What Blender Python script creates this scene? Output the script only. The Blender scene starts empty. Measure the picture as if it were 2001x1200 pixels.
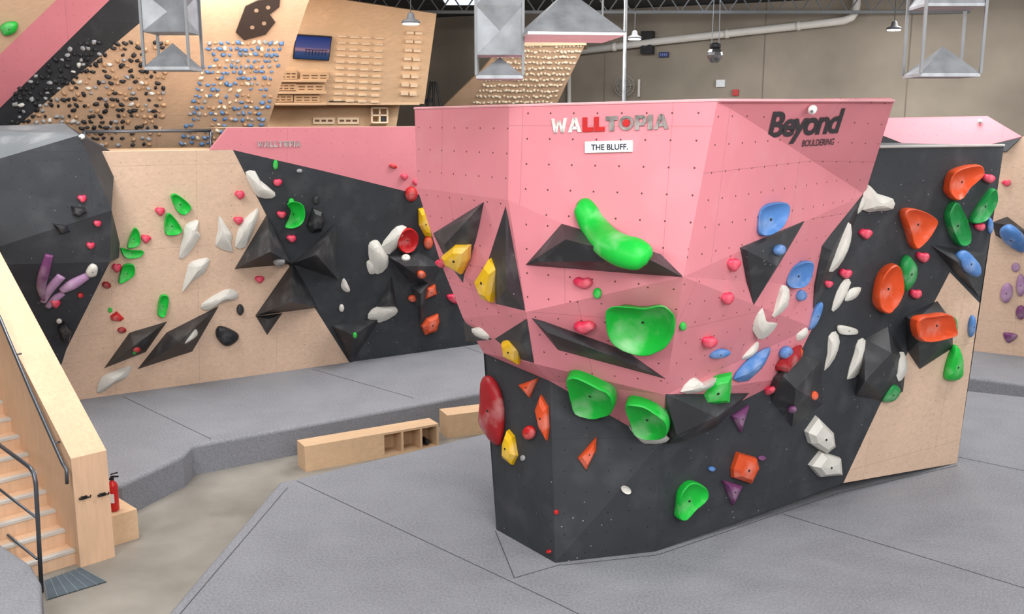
import bpy, bmesh, math, random
from mathutils import Vector, Matrix, noise
from mathutils.bvhtree import BVHTree
from mathutils.geometry import tessellate_polygon
from collections import Counter
random.seed(7)
SC=bpy.context.scene; COL=SC.collection
V=Vector
# ------------------------------------------------------------ camera
F=1900.0; HC=4.4; TP=365/F; P=math.atan(TP)
CAM=V((0,0,HC)); FW=V((0,math.cos(P),-math.sin(P))); UP=V((0,math.sin(P),math.cos(P))); RT=V((1,0,0))
cd=bpy.data.cameras.new("camera"); cd.lens=F/2001*36; cd.sensor_width=36; cd.clip_end=200
cam=bpy.data.objects.new("camera",cd); COL.objects.link(cam); cam.location=CAM; cam.rotation_euler=(math.pi/2-P,0,0)
SC.camera=cam
SC.view_settings.view_transform='Standard'
def ray(px,py): return FW*F+RT*(px-1000.5)+UP*(600-py)
def aty(px,py,Y):
    d=ray(px,py); return CAM+d*(Y/d.y)
def atz(px,py,z):
    d=ray(px,py); return CAM+d*((z-HC)/d.z)
class Plane:
    def __init__(s,a,b,c):
        s.p=a; s.n=(b-a).cross(c-a).normalized()
        if s.n.dot(CAM-a)<0: s.n=-s.n
    def at(s,px,py,off=0):
        d=ray(px,py); q=s.p+s.n*off; return CAM+d*((q-CAM).dot(s.n)/d.dot(s.n))
# ------------------------------------------------------------ materials
MATS={}
def mat(name,base,rough=.6,metal=0,chalk=0,chalkcol=(.8,.8,.8),dots=0,dotr=.009,dotcol=(.05,.03,.03),seam=0,var=.08,vscale=2.5,
        bump=0,bscale=60,speck=0,grain=0,emit=0,coord=None,spec=.3,wrinkle=0,cscale=3.2,clo=.52):
    if name in MATS: return MATS[name]
    m=bpy.data.materials.new(name); m.use_nodes=True; nt=m.node_tree; N=nt.nodes; L=nt.links
    b=N['Principled BSDF']; b.inputs['Roughness'].default_value=rough; b.inputs['Metallic'].default_value=metal
    b.inputs['Specular IOR Level'].default_value=spec
    tc=N.new('ShaderNodeTexCoord'); obj=tc.outputs['Object']
    def mix(f,a,c,mode='MIX'):
        x=N.new('ShaderNodeMix'); x.data_type='RGBA'; x.blend_type=mode
        for k,v in ((0,f),(6,a),(7,c)):
            if isinstance(v,(tuple,list)): x.inputs[k].default_value=(*v[:3],1)
            elif isinstance(v,(int,float)): x.inputs[k].default_value=v
            else: L.new(v,x.inputs[k])
        return x.outputs[2]
    def nz(scale,det=4,vec=None):
        n=N.new('ShaderNodeTexNoise'); n.inputs['Scale'].default_value=scale; n.inputs['Detail'].default_value=det
        L.new(vec or obj,n.inputs['Vector']); return n.outputs['Fac']
    def ramp(s,a,c):
        r=N.new('ShaderNodeMapRange'); r.inputs[1].default_value=a; r.inputs[2].default_value=c; r.clamp=True
        L.new(s,r.inputs[0]); return r.outputs[0]
    def math_(op,a,c):
        x=N.new('ShaderNodeMath'); x.operation=op
        for k,v in ((0,a),(1,c)):
            if isinstance(v,(int,float)): x.inputs[k].default_value=v
            else: L.new(v,x.inputs[k])
        return x.outputs[0]
    dark=tuple(c*(1-var*1.6) for c in base); lite=tuple(min(1,c*(1+var)) for c in base)
    col=mix(ramp(nz(vscale),.3,.7),dark,lite)
    if grain:
        mp=N.new('ShaderNodeMapping'); mp.inputs['Scale'].default_value=(1,9,9) if grain>0 else (9,9,1); L.new(obj,mp.inputs[0])
        g=nz(3,5,mp.outputs[0]); col=mix(ramp(g,.35,.75),col,tuple(c*.86 for c in base))
    if chalk:
        col=mix(math_('MULTIPLY',ramp(nz(cscale,6),clo,clo+.26),chalk),col,chalkcol)
    if speck:
        v=N.new('ShaderNodeTexVoronoi'); v.inputs['Scale'].default_value=9; L.new(obj,v.inputs['Vector'])
        s=math_('LESS_THAN',v.outputs['Distance'],.06); s=math_('MULTIPLY',s,speck)
        s=math_('MULTIPLY',s,ramp(nz(1.3,2),.4,.6))
        col=mix(s,col,(.6,.6,.6))
    if dots:
        sc=N.new('ShaderNodeVectorMath'); sc.operation='SCALE'; sc.inputs['Scale'].default_value=1/dots; L.new(tc.outputs['UV'],sc.inputs[0])
        fr=N.new('ShaderNodeVectorMath'); fr.operation='FRACTION'; L.new(sc.outputs[0],fr.inputs[0])
        sb=N.new('ShaderNodeVectorMath'); sb.operation='SUBTRACT'; L.new(fr.outputs[0],sb.inputs[0]); sb.inputs[1].default_value=(.5,.5,0)
        ln=N.new('ShaderNodeVectorMath'); ln.operation='LENGTH'; L.new(sb.outputs[0],ln.inputs[0])
        col=mix(math_('LESS_THAN',ln.outputs['Value'],dotr/dots),col,dotcol)
    if seam:
        sx=N.new('ShaderNodeSeparateXYZ'); L.new(tc.outputs['UV'],sx.inputs[0])
        for k,per in ((0,seam),(1,seam*1.0)):
            f=math_('FRACT',math_('DIVIDE',sx.outputs[k],per),0)
            col=mix(math_('MULTIPLY',math_('LESS_THAN',f,.006/seam),.35),col,tuple(c*.3 for c in base))
    L.new(col,b.inputs['Base Color'])
    if emit:
        b.inputs['Emission Color'].default_value=(*base,1); b.inputs['Emission Strength'].default_value=emit
    if bump or wrinkle:
        h=nz(bscale,3)
        bp=N.new('ShaderNodeBump'); bp.inputs['Strength'].default_value=bump or .1; bp.inputs['Distance'].default_value=.01; L.new(h,bp.inputs['Height'])
        if wrinkle:
            b2=N.new('ShaderNodeBump'); b2.inputs['Strength'].default_value=wrinkle; b2.inputs['Distance'].default_value=.15
            L.new(nz(1.7,4),b2.inputs['Height']); L.new(bp.outputs[0],b2.inputs['Normal']); L.new(b2.outputs[0],b.inputs['Normal'])
        else: L.new(bp.outputs[0],b.inputs['Normal'])
    MATS[name]=m; return m
PC=(.70,.238,.278)
PINK=mat('pink_panel',PC,.5,dots=.2,dotr=.008,dotcol=(.13,.04,.04),seam=1.25,var=.02,chalk=.05)
PINKP=mat('pink_panel_plain',PC,.5,var=.02,dots=.2,dotr=.006,dotcol=(.36,.11,.13),seam=2.5)
BLK=mat('charcoal_panel',(.037,.040,.046),.6,dots=.2,dotr=.006,dotcol=(.006,.006,.006),seam=1.4,chalk=.028,speck=.6,var=.08,clo=.5)
PLY=mat('birch_panel',(.70,.50,.37),.55,dots=.17,dotr=.0055,dotcol=(.28,.16,.11),seam=1.22,var=.04,grain=1)
PLYB=mat('birch_board_panel',(.66,.44,.29),.55,seam=1.22,var=.05,grain=1)
PLYF=mat('birch_furniture',(.66,.45,.28),.5,var=.06,grain=1)
PLYS=mat('birch_stair',(.70,.46,.30),.5,var=.06,grain=-1)
VOL=mat('charcoal_volume',(.030,.031,.035),.5,chalk=.14,var=.12,speck=.4,vscale=4,chalkcol=(.5,.5,.5),clo=.52,spec=.4)
MAT=mat('grey_carpet_mat',(.235,.24,.262),.95,var=.16,vscale=45,bump=.2,bscale=120,wrinkle=.3,spec=.1,chalk=.22,chalkcol=(.33,.335,.36),cscale=1.6,clo=.38)
MATD=mat('mat_side_fabric',(.22,.225,.25),.95,var=.12,vscale=45,bump=.2,bscale=120,spec=.1,wrinkle=.25)
SEAM=mat('mat_seam',(.07,.07,.08),.9)
CONC=mat('concrete_wall',(.315,.275,.225),.85,var=.14,vscale=.7,bump=.1,bscale=8)
FLOOR=mat('concrete_floor',(.27,.25,.22),.45,var=.18,vscale=1.2,chalk=.15,chalkcol=(.4,.38,.36))
CEIL=mat('dark_ceiling',(.05,.055,.06),.7,var=.2)
STEEL=mat('galvanised_steel',(.36,.375,.40),.5,metal=.4,var=.15,vscale=7)
POSTM=mat('steel_post',(.22,.225,.235),.5,metal=.3)
DSTEEL=mat('dark_steel_pipe',(.12,.13,.15),.35,metal=.7)
WHITE=mat('white_plastic',(.78,.78,.76),.4,var=.02)
WPIPE=mat('white_pipe',(.74,.72,.68),.45,var=.05)
BLACK=mat('black_plastic',(.012,.012,.014),.45)
RED=mat('red_paint',(.52,.02,.02),.3)
SILV=mat('silver_letter',(.70,.68,.65),.4,metal=.1,var=.12,vscale=12)
SILD=mat('brushed_letter',(.27,.24,.23),.35,metal=.2,var=.4,vscale=10)
SILF=mat('faded_letter',(.50,.38,.38),.5,var=.25,vscale=9)
GREYL=mat('step_nosing',(.55,.52,.48),.5)
EM=mat('lamp_glow',(1,.97,.92),.5,emit=12,var=0)
SKYL=mat('skylight_panel',(.8,.9,1),.5,emit=1.2,var=0)
HC_={ 'green':(.01,.46,.045),'darkgreen':(.015,.26,.06),'pink':(.72,.03,.09),'blue':(.08,.21,.50),'white':(.63,.61,.56),
 'red':(.50,.010,.013),'orange':(.66,.08,.02),'yellow':(.78,.46,.01),'purple':(.17,.05,.15),'lilac':(.38,.22,.38),'black':(.02,.02,.023),
 'darkred':(.33,.015,.02),'grey':(.3,.3,.31),'wood':(.45,.27,.15),'beige':(.68,.58,.44),'dustblue':(.10,.20,.38)}
def hm(c):
    return mat('hold_'+c,HC_[c],.42,chalk=.0 if c in('white','beige') else .4,chalkcol=(.75,.72,.70) if c!='black' else (.25,.25,.25),var=.06,vscale=5,clo=.55)
# ------------------------------------------------------------ object helpers
def newobj(name,me,label=None,cat=None,parent=None,kind=None,group=None):
    o=bpy.data.objects.new(name,me); COL.objects.link(o)
    if parent: o.parent=parent
    if label: o['label']=label
    if cat: o['category']=cat
    if kind: o['kind']=kind
    if group: o['group']=group
    return o
def empty(name,loc,label,cat,group=None):
    o=newobj(name,None,label,cat,group=group); o.location=loc; o.empty_display_size=.1; return o
def mesh(name,verts,faces,mats,fm=None,smooth=False,origin=None):
    me=bpy.data.meshes.new(name); o=origin or V((0,0,0))
    me.from_pydata([tuple(V(v)-o) for v in verts],[],faces)
    for m in (mats if isinstance(mats,(list,tuple)) else [mats]): me.materials.append(m)
    if fm: 
        for p,i in zip(me.polygons,fm): p.material_index=i
    if smooth: me.polygons.foreach_set('use_smooth',[True]*len(me.polygons))
    me.update(); return me
def child(name,parent,me,label=None,origin=None):
    o=newobj(name,me,label,None,parent)
    wp=parent.matrix_basis.translation
    o.location=(origin or V((0,0,0)))-wp
    return o
class MB:
    def __init__(s): s.v=[];s.f=[];s.m=[]
    def add(s,vs,fs,mi=0):
        k=len(s.v); s.v+= [V(a) for a in vs]; s.f+=[tuple(i+k for i in f) for f in fs]; s.m+=[mi]*len(fs); return s
    def box(s,o,ax,ay,az,mi=0):
        o=V(o);c=[o,o+ax,o+ax+ay,o+ay,o+az,o+ax+az,o+ax+ay+az,o+ay+az]
        f=[(0,3,2,1),(4,5,6,7),(0,1,5,4),(1,2,6,5),(2,3,7,6),(3,0,4,7)]
        if ax.cross(ay).dot(az)<0: f=[tuple(reversed(q)) for q in f]
        return s.add(c,f,mi)
    def prism(s,top,dz,mi=0,mside=None):
        n=len(top); dz=V(dz)
        tn=sum(((top[i]-top[0]).cross(top[(i+1)%n]-top[0]) for i in range(1,n)),V())
        if tn.dot(dz)>0: top=list(reversed(top))
        s.add(top,[tuple(range(n))],mi)
        ms=mi if mside is None else mside
        vs=top+[t+dz for t in top]
        s.add(vs,[(i,i+n,(i+1)%n+n,(i+1)%n) for i in range(n)]+[tuple(reversed(range(n,2*n)))],ms)
        return s
    def tube(s,pts,r,mi=0,n=10,caps=True):
        pts=[V(p) for p in pts]; rings=[]
        up=None
        for i,p in enumerate(pts):
            t=(pts[min(i+1,len(pts)-1)]-pts[max(i-1,0)]).normalized()
            if up is None:
                a=V((0,0,1)) if abs(t.z)<.9 else V((1,0,0)); up=(a-t*a.dot(t)).normalized()
            else: up=(up-t*up.dot(t)).normalized()
            w=t.cross(up)
            rr=r[i] if isinstance(r,(list,tuple)) else r
            rings.append([p+up*math.cos(2*math.pi*k/n)*rr+w*math.sin(2*math.pi*k/n)*rr for k in range(n)])
        vs=[v for q in rings for v in q]; fs=[]
        for i in range(len(pts)-1):
            for k in range(n): fs.append((i*n+k,i*n+(k+1)%n,(i+1)*n+(k+1)%n,(i+1)*n+k))
        if caps: fs+= [tuple(reversed(range(n))),tuple(range((len(pts)-1)*n,len(pts)*n))]
        return s.add(vs,fs,mi)
    def lathe(s,c,prof,mi=0,n=20,axis=V((0,0,1))):
        c=V(c); axis=axis.normalized(); a=V((1,0,0)) if abs(axis.x)<.9 else V((0,1,0)); u=(a-axis*a.dot(axis)).normalized(); w=axis.cross(u)
        vs=[c+axis*z+(u*math.cos(2*math.pi*k/n)+w*math.sin(2*math.pi*k/n))*max(r,.0005) for r,z in prof for k in range(n)]
        fs=[]
        for i in range(len(prof)-1):
            for k in range(n): fs.append((i*n+k,i*n+(k+1)%n,(i+1)*n+(k+1)%n,(i+1)*n+k))
        fs+= [tuple(reversed(range(n))),tuple(range((len(prof)-1)*n,len(prof)*n))]
        return s.add(vs,fs,mi)
    def me(s,name,mats,smooth=False,origin=None): return mesh(name,s.v,s.f,mats,s.m,smooth,origin)
def centre(vs): return sum(vs,V())/len(vs)
def top(name,mb,mats,label,cat,smooth=False,group=None,kind=None,base=True):
    xs=[v.x for v in mb.v];ys=[v.y for v in mb.v];zs=[v.z for v in mb.v]
    o=V(((min(xs)+max(xs))/2,(min(ys)+max(ys))/2,min(zs)))
    ob=newobj(name,mb.me(name,mats,smooth,o),label,cat,kind=kind,group=group); ob.location=o; return ob
def part(name,parent,mb,mats,label=None,smooth=False):
    o=centre(mb.v); return child(name,parent,mb.me(name,mats,smooth,o),label,o)
# ------------------------------------------------------------ panels with UV + raycast surfaces
TR=[];TAG=[]; BV=None
def panel(name,parent,polys,m,tag,thick=.04,label=None):
    vs=[];fs=[];uvs=[]
    for poly in polys:
        n=V()
        for i in range(len(poly)): n+=poly[i].cross(poly[(i+1)%len(poly)])
        n.normalize()
        c=centre(poly)
        if n.dot(CAM-c)<0: n=-n
        u=V((0,0,1)).cross(n)
        u=u.normalized() if u.length>.1 else V((1,0,0)); w=n.cross(u)
        k=len(vs); vs+=poly
        for t in tessellate_polygon([poly]):
            a,b,d=(poly[i] for i in t)
            t=list(t)
            if (b-a).cross(d-a).dot(n)<0: t.reverse()
            if (b-a).cross(d-a).length<1e-7: continue
            fs.append(tuple(i+k for i in t)); TR.append([poly[i] for i in t]); TAG.append(tag)
            uvs+=[(poly[i].dot(u),poly[i].dot(w)) for i in t]
    o=centre(vs); me=mesh(name,vs,fs,m,origin=o)
    uv=me.uv_layers.new(name='UVMap')
    for i,q in enumerate(uvs): uv.data[i].uv=q
    bm=bmesh.new(); bm.from_mesh(me); bmesh.ops.remove_doubles(bm,verts=bm.verts,dist=1e-4); bm.to_mesh(me); bm.free()
    ob=child(name,parent,me,label,o)
    if thick:
        md=ob.modifiers.new('thickness','SOLIDIFY'); md.thickness=thick; md.offset=-1
    return ob
def rebuild():
    global BV
    vs=[v for t in TR for v in t]; BV=BVHTree.FromPolygons(vs,[(3*i,3*i+1,3*i+2) for i in range(len(TR))])
def hit(px,py):
    d=ray(px,py).normalized(); l,n,i,di=BV.ray_cast(CAM,d)
    if l is None: return None
    if n.dot(d)>0: n=-n
    return l,n,TAG[i]
# ============================================================ ROOM
def setting(name,mb,mats,label):
    o=top(name,mb,mats,label,'room',kind='structure'); return o
fl=MB().box((-16,-5,-.1),V((32,0,0)),V((0,37,0)),V((0,0,.1))); setting('floor',fl,FLOOR,'polished grey concrete hall floor')
ZC=7.0
wa=atz(840,35,ZC); wb=atz(1690,-5,ZC); wd=(wb-wa).normalized(); wn=V((wd.y,-wd.x,0))
if wn.dot(CAM-wa)<0: wn=-wn
w0=wa-wd*11; w1=wb+wd*7
BW=Plane(V((wa.x,wa.y,0)),wa,wb)
mb=MB().box((w0.x,w0.y,0),(w1-w0),-wn*.2,V((0,0,ZC)))
for px in (1490,1772,1180,2200):
    q=BW.at(px,150); mb.box((q.x,q.y,0),wd*.03,wn*.004,V((0,0,ZC)),1)
setting('wall_back',mb,[CONC,mat('panel_joint',(.22,.19,.155),.9)],'bare precast concrete wall with vertical joints')
mb=MB().box((-12.5,-5,0),V((-.2,0,0)),V((0,35,0)),V((0,0,ZC))); setting('wall_left',mb,CONC,'bare concrete side wall')
mb=MB().box((-16,-5,ZC+.02),V((32,0,0)),V((0,37,0)),V((0,0,.1))); setting('ceiling',mb,CEIL,'dark metal roof deck')
for i,y in enumerate((10,13,16,18.5,21)):
    mb=MB(); mb.box((-12,y,ZC-.42),V((25,0,0)),V((0,.08,0)),V((0,0,.06))); mb.box((-12,y,ZC-.05),V((25,0,0)),V((0,.1,0)),V((0,0,.06)))
    for k in range(50): 
        x=-12+k*.5; mb.tube([(x,y+.04,ZC-.4),(x+.25,y+.04,ZC-.04)],.015,n=6); mb.tube([(x+.25,y+.04,ZC-.04),(x+.5,y+.04,ZC-.4)],.015,n=6)
    top('roof_truss',mb,mat('truss_paint',(.16,.17,.18),.5),'grey steel lattice roof truss under the roof deck','roof truss',group='roof trusses')
for i,(x,y) in enumerate(((1.2,17.2),(5.2,18.0),(-1.5,21.8),(3.5,20))):
    mb=MB().box((x,y,ZC-.03),V((1.2,0,0)),V((0,1.2,0)),V((0,0,.04))); setting('window_%d'%(i+1),mb,SKYL,'translucent skylight panel in the dark roof')
# ============================================================ BOULDER
ZM=.4
A0=atz(970,1035,ZM);B0=atz(1085,1100,ZM);C0=atz(1280,1078,ZM);D0=atz(1870,905,ZM)
TD=aty(1962,284,10.5);TN=aty(1718,287,9.44)
RW=Plane(D0,TD,TN)
r=RW.at
T0=aty(810,212,9.2);T1=aty(995,207,8.0);T2=aty(1402,196,7.2);T3=aty(1747,197,8.45)
U0=aty(815,367,9.15);U1=aty(993,391,7.95);L0=aty(860,510,9.05);L0b=aty(905,622,9.0);P0=aty(945,690,9.1)
L1=aty(1028,610,7.9);L2=aty(1045,711,8.2);P1=aty(1075,745,8.42);M2=aty(1335,541,7.15);N2=aty(1300,772,7.85)
P3=r(1290,868);P4=r(1460,778);P5=r(1540,738);P6=r(1588,640);R1=r(1600,560);P8=r(1690,380)
A1=aty(946,688,9.12)
bl=empty('climbing_boulder',V(((A0.x+D0.x)/2,10,ZM)),'free-standing faceted climbing boulder, pink overhanging crown on charcoal base','climbing wall')
panel('upper_panel',bl,[[T0,T1,U1,U0],[U0,U1,L1,L0],[L0,L1,L2,L0b],[L0b,L2,P1,P0],[T1,T2,M2,U1],[U1,M2,L1],[L1,M2,N2,L2],[L2,N2,P3,P1],
   [T2,T3,P8,M2],[M2,P8,R1],[M2,R1,P6,N2],[N2,P6,P5],[N2,P5,P4,P3]],PINK,'pink',label='pink plywood crown panels dotted with bolt holes')
panel('lower_panel',bl,[[A1,P1,B0,A0],[P1,P3,C0,B0],[P3,C0,r(1648,944),r(1720,790),r(1800,640),r(1856,532),r(1914,592),TD,TN,r(1600,330),P6,P5,P4]],BLK,'charcoal',
   label='charcoal painted base and side panels')
panel('plywood_panel',bl,[[r(1648,944),D0,r(1914,592),r(1856,532),r(1800,640),r(1720,790)]],PLY,'plywood',label='bare birch plywood facet')
bk=V((-.55,.9,0)); E=D0+bk*1.3; Et=TD+bk*1.2; Ab=A0+V((.7,1.6,0)); Tb=T0+V((1.0,1.3,0))
mb=MB()
mb.add([D0,E,Et,TD],[(0,1,2,3)]); mb.add([E,Ab,Tb,V((Et.x-1,Et.y,Tb.z)),Et],[(0,1,2,3,4)]); mb.add([A0,Ab,Tb,T0,U0,L0,L0b,P0],[(0,1,2,3,4,5,6,7)])
mb.add([TN,TD,Et,V((Et.x-1,Et.y,TN.z))],[(0,1,2,3)])
part('rear_panel',bl,mb,BLK)
mb=MB(); k=V((0,0,-.02))
mb.add([T0+k,T1+k,T2+k,T3+k,V((TN.x,TN.y+.4,T3.z-.02)),V((Et.x-1.2,Et.y,T0.z-.02)),Tb+k],[(0,1,2,3,4,5,6)])
mb.add([T3,P8,TN+V((0,.4,0)),V((TN.x,TN.y+.4,T3.z))],[(0,1,2,3)])
part('top_cap',bl,mb,PINKP)
mb=MB(); mb.tube([T0,T1,T2,T3],.012,n=6); part('edge_trim',bl,mb,mat('pink_edge',(.78,.38,.41),.5))
mb=MB(); mb.tube([TN,TD],.014,n=6); part('edge_trim',bl,mb,mat('grey_edge',(.45,.42,.40),.5),'pale plywood edge')
# ============================================================ FAR LEFT WALL
a0=atz(165,780,ZM); c0=atz(940,672,ZM); LW=Plane(a0,c0,aty(180,297,13.3)); l=LW.at
fw=empty('climbing_wall',V((-3.5,15,ZM)),'long low climbing wall of birch plywood, charcoal and pink panels','climbing wall')
panel('plywood_panel',fw,[[l(150,297),l(455,293),l(520,420),l(558,508),l(612,597),l(685,712),l(100,790),l(100,500)]],PLY,'plywood')
panel('charcoal_panel',fw,[[l(455,293),l(640,336),l(818,380),l(1150,458),c0+(c0-a0).normalized()*3,l(685,712),l(612,597),l(558,508),l(520,420)]],BLK,'charcoal')
panel('pink_panel',fw,[[l(410,293),l(445,250),l(1150,246),l(1150,458),l(818,380),l(640,336),l(455,293)]],PINKP,'pink')
mb=MB(); bb=V((-.75,1.25,0))
q=[l(150,297),l(455,293)]; mb.add([q[0],q[1],q[1]+bb,q[0]+bb],[(0,1,2,3)]); q=[l(445,250),l(1150,246)]; mb.add([q[0],q[1],q[1]+bb,q[0]+bb],[(0,1,2,3)])
part('top_cap',fw,mb,PLYF)
pr=empty('climbing_wall',V((-6.2,12.6,ZM)),'charcoal faceted climbing wall prow with a grey sloping top','climbing wall')
a=aty(-120,250,12.6);b=aty(125,241,13.4);c=aty(155,264,12.6);d=aty(-120,345,11.7);e=aty(218,411,12.8);f=aty(-120,520,11.6);g=aty(215,512,12.95);h=aty(130,682,13.3)
i_=atz(95,790,ZM);j=atz(-120,830,ZM)
panel('top_slope',pr,[[a,b,c,d]],mat('grey_slope',(.13,.14,.15),.6,chalk=.15,speck=.4),'grey')
panel('charcoal_panel',pr,[[d,c,e,f],[f,e,g,h],[f,h,i_,j],[c,b,aty(225,300,14),e],[e,aty(240,500,14),g]],BLK,'charcoal')
RP=Plane(atz(1885,684,ZM),atz(2100,708,ZM),aty(1965,292,16.0)); q=RP.at
rw=empty('climbing_wall',V((9,16.5,ZM)),'birch plywood climbing wall with pink top band','climbing wall')
panel('plywood_panel',rw,[[q(1650,660),q(2160,715),q(2160,255),q(1998,268),q(1965,290),q(1650,292)]],PLY,'plywood')
S_=Plane(q(1700,290),q(1998,268),q(1700,290)+V((.1,.35,1))); s=S_.at
panel('pink_panel',rw,[[s(1690,290),s(1690,231),s(1930,227),s(1999,268),s(1925,284)]],PINKP,'pink')
panel('charcoal_panel',rw,[[s(1915,288),s(1999,266),s(1966,296)]],BLK,'charcoal')
# ============================================================ TRAINING BOARDS
BD=Plane(aty(0,293,15.6),aty(515,293,17.3),aty(300,0,14.9)); bd=BD.at
tb=empty('training_board',V((-6,16.5,3)),'steep overhanging training board of birch, charcoal and pink panels','training board')
panel('plywood_panel',tb,[[bd(-60,-60),bd(172,-60),bd(-60,164)],[bd(345,-60),bd(632,-60),bd(600,10),bd(505,300),bd(-30,300),bd(30,250),bd(160,140),bd(285,35)]],PLYB,'board')
panel('pink_panel',tb,[[bd(172,-60),bd(275,-60),bd(-60,270),bd(-60,164)]],PINKP,'pink')
panel('charcoal_panel',tb,[[bd(275,-60),bd(345,-60),bd(285,35),bd(160,140),bd(30,250),bd(-30,300),bd(-90,300)]],BLK,'charcoal')
BC=Plane(aty(530,245,18.6),aty(830,245,19.6),aty(700,0,18.2)); bc=BC.at
tc_=empty('training_board',V((-3,18.8,3)),'birch plywood finger training wall with wooden rungs','training board')
panel('plywood_panel',tc_,[[bc(560,-30),bc(620,-8),bc(853,27),bc(829,203),bc(645,197),bc(640,200),bc(500,200)]],PLYF,'board')
BC2=Plane(aty(500,200,19.0),aty(830,200,20.0),aty(600,300,19.1)); b2=BC2.at
mb=MB()
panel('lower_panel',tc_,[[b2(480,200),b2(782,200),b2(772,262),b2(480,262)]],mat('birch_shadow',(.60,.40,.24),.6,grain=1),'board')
mb.prism([b2(500,200),b2(782,198),bc(820,200),bc(500,200)],V((0,0,-.05))); part('soffit_panel',tc_,mb,PLYF)
BF=Plane(aty(860,214,21.5),aty(1088,206,21.5),aty(1060,82,20.0)); bf=BF.at
tf=empty('training_board',V((0,21,3)),'distant overhanging birch training board covered in beige holds','training board')
panel('plywood_panel',tf,[[bf(858,216),bf(1086,208),bf(1146,82),bf(985,84),bf(940,138)]],PLYB,'farboard')
mb=MB(); x=bf(1146,82); y=bf(985,84); mb.prism([x,y,y+V((.1,1.2,0)),x+V((.1,1.2,0))],V((0,0,-.06))); part('top_cap',tf,mb,PLYF)
rebuild()
# ============================================================ MATS
def matobj(pts,label,seams=(),name='crash_mat'):
    bm=bmesh.new(); tv=[bm.verts.new((p.x,p.y,ZM)) for p in pts]; bv=[bm.verts.new((p.x,p.y,0)) for p in pts]; n=len(pts)
    ft_=bm.faces.new(tv); bm.faces.new(list(reversed(bv)))
    for i in range(n):
        f_=bm.faces.new((tv[i],bv[i],bv[(i+1)%n],tv[(i+1)%n])); f_.material_index=1
    bmesh.ops.recalc_face_normals(bm,faces=bm.faces)
    te=[e_ for e_ in bm.edges if all(abs(v.co.z-ZM)<1e-5 for v in e_.verts)]
    bmesh.ops.bevel(bm,geom=te,offset=.05,segments=4,profile=.5,affect='EDGES',material=0)
    o_=centre([p for p in pts]); o_.z=0
    for sm in seams:
        for p0,p1 in zip(sm[:-1],sm[1:]):
            u=(p1-p0).normalized(); w=V((-u.y,u.x,0))*.0042; z_=V((0,0,.003))
            vs=[bm.verts.new(x_) for x_ in (p0-w+z_,p1-w+z_,p1+w+z_,p0+w+z_)]
            bm.faces.new(vs).material_index=2
    for v in bm.verts: v.co-=o_
    me=bpy.data.meshes.new(name); bm.to_mesh(me); bm.free()
    for m in (MAT,MATD,SEAM): me.materials.append(m)
    for p_ in me.polygons:
        if p_.material_index==0 and .01<abs(p_.normal.z)<.999: p_.use_smooth=True
    ob=newobj(name,me,label,'crash mat'); ob.location=o_; return ob
z=lambda x,y:atz(x,y,ZM)
N0=atz(225,1088,0); RD=V((-.715,.70,0)).normalized(); TDR=V((.70,.715,0)).normalized()
S0=N0-TDR*.35
e1=N0+TDR*.08+RD*1.2
wl=(c0-a0).normalized(); wl.z=0
m1=[e1,e1+RD*3.5,a0+V((-1.0,.2,0)),c0+wl*4+V((0,.1,0)),z(1150,728),z(945,766),z(375,870),z(357,890),z(238,946)]
matobj(m1,'long grey carpet-covered crash mat along the far climbing wall',
  [[z(240,775),z(412,858)],[z(612,722),z(808,778)],[z(890,672),z(942,690)]])
m2=[z(545,941),z(580,934),z(952,845),z(1150,795),z(1500,745),z(1890,763),z(2300,806),z(2600,1000),z(2500,1500),z(120,1500),z(325,1200)]
matobj(m2,'large grey carpet-covered crash mat surrounding the boulder',
  [[z(580,940),z(1090,1180),z(1200,1235)],[z(562,953),z(352,1200)],[z(1530,1005),z(2020,1155)],[z(1870,893),z(2010,922)],[z(968,1038),z(1005,1130),z(1098,1103)],[z(1098,1105),z(1285,1085),z(1640,964),z(1870,910)]])
m3=[z(1650,655),z(2160,712),z(2200,775),z(1885,735),z(1650,712)]
matobj(m3,'grey carpet-covered crash mat below the plywood wall')
m4=[z(-300,960),z(0,1060),z(60,1100),z(80,1135),z(86,1300),z(-300,1400)]
matobj(m4,'grey carpet-covered crash mat corner beside the stairs')
# ============================================================ STAIRS
st=empty('staircase',S0,'birch plywood staircase with solid balustrade and steel handrail','staircase')
Zt=aty(212,880,N0.y).z
PA=V((N0.x,N0.y,Zt)); PBv=aty(0,435,11.5)
slope=(PBv.z-PA.z)/((V((PBv.x,PBv.y,0))-V((PA.x,PA.y,0))).dot(RD))
LEN=4.6
def prof(o): 
    return [V((o.x,o.y,0)),V((o.x,o.y,Zt)),V((o.x,o.y,Zt))+RD*LEN+V((0,0,slope*LEN)),V((o.x,o.y,0))+RD*LEN]
mb=MB(); p=prof(N0); mb.prism(p,-TDR*.35)
part('balustrade',st,mb,PLYS)
RISE=.15; RUN=RISE/slope; W=.62
for i in range(18):
    o=S0+RD*(.12+i*RUN); o.z=max(0,(i-1)*RISE)
    mb=MB(); mb.box(o,-TDR*W,RD*(RUN+.02 if i<17 else RUN),V((0,0,(i+1)*RISE-o.z)))
    mb.box(V((o.x,o.y,(i+1)*RISE+.001))-RD*.012,-TDR*W,RD*.07,V((0,0,.006)),1); mb.box(V((o.x,o.y,(i+1)*RISE-.02))-RD*.012,-TDR*W,RD*.01,V((0,0,.022)),1)
    part('step',st,mb,[PLYS,GREYL])
HP=Plane(S0-TDR*.06,S0-TDR*.06+RD,S0-TDR*.06+V((0,0,1))); hp=HP.at
pts=[hp(-60,500),hp(0,622),hp(60,765),hp(122,905),hp(130,918),hp(131,945)]
mb=MB().tube(pts,.018)
for k in (hp(30,693),hp(105,866)): mb.tube([k,k+TDR*.06],.01,n=6)
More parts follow.
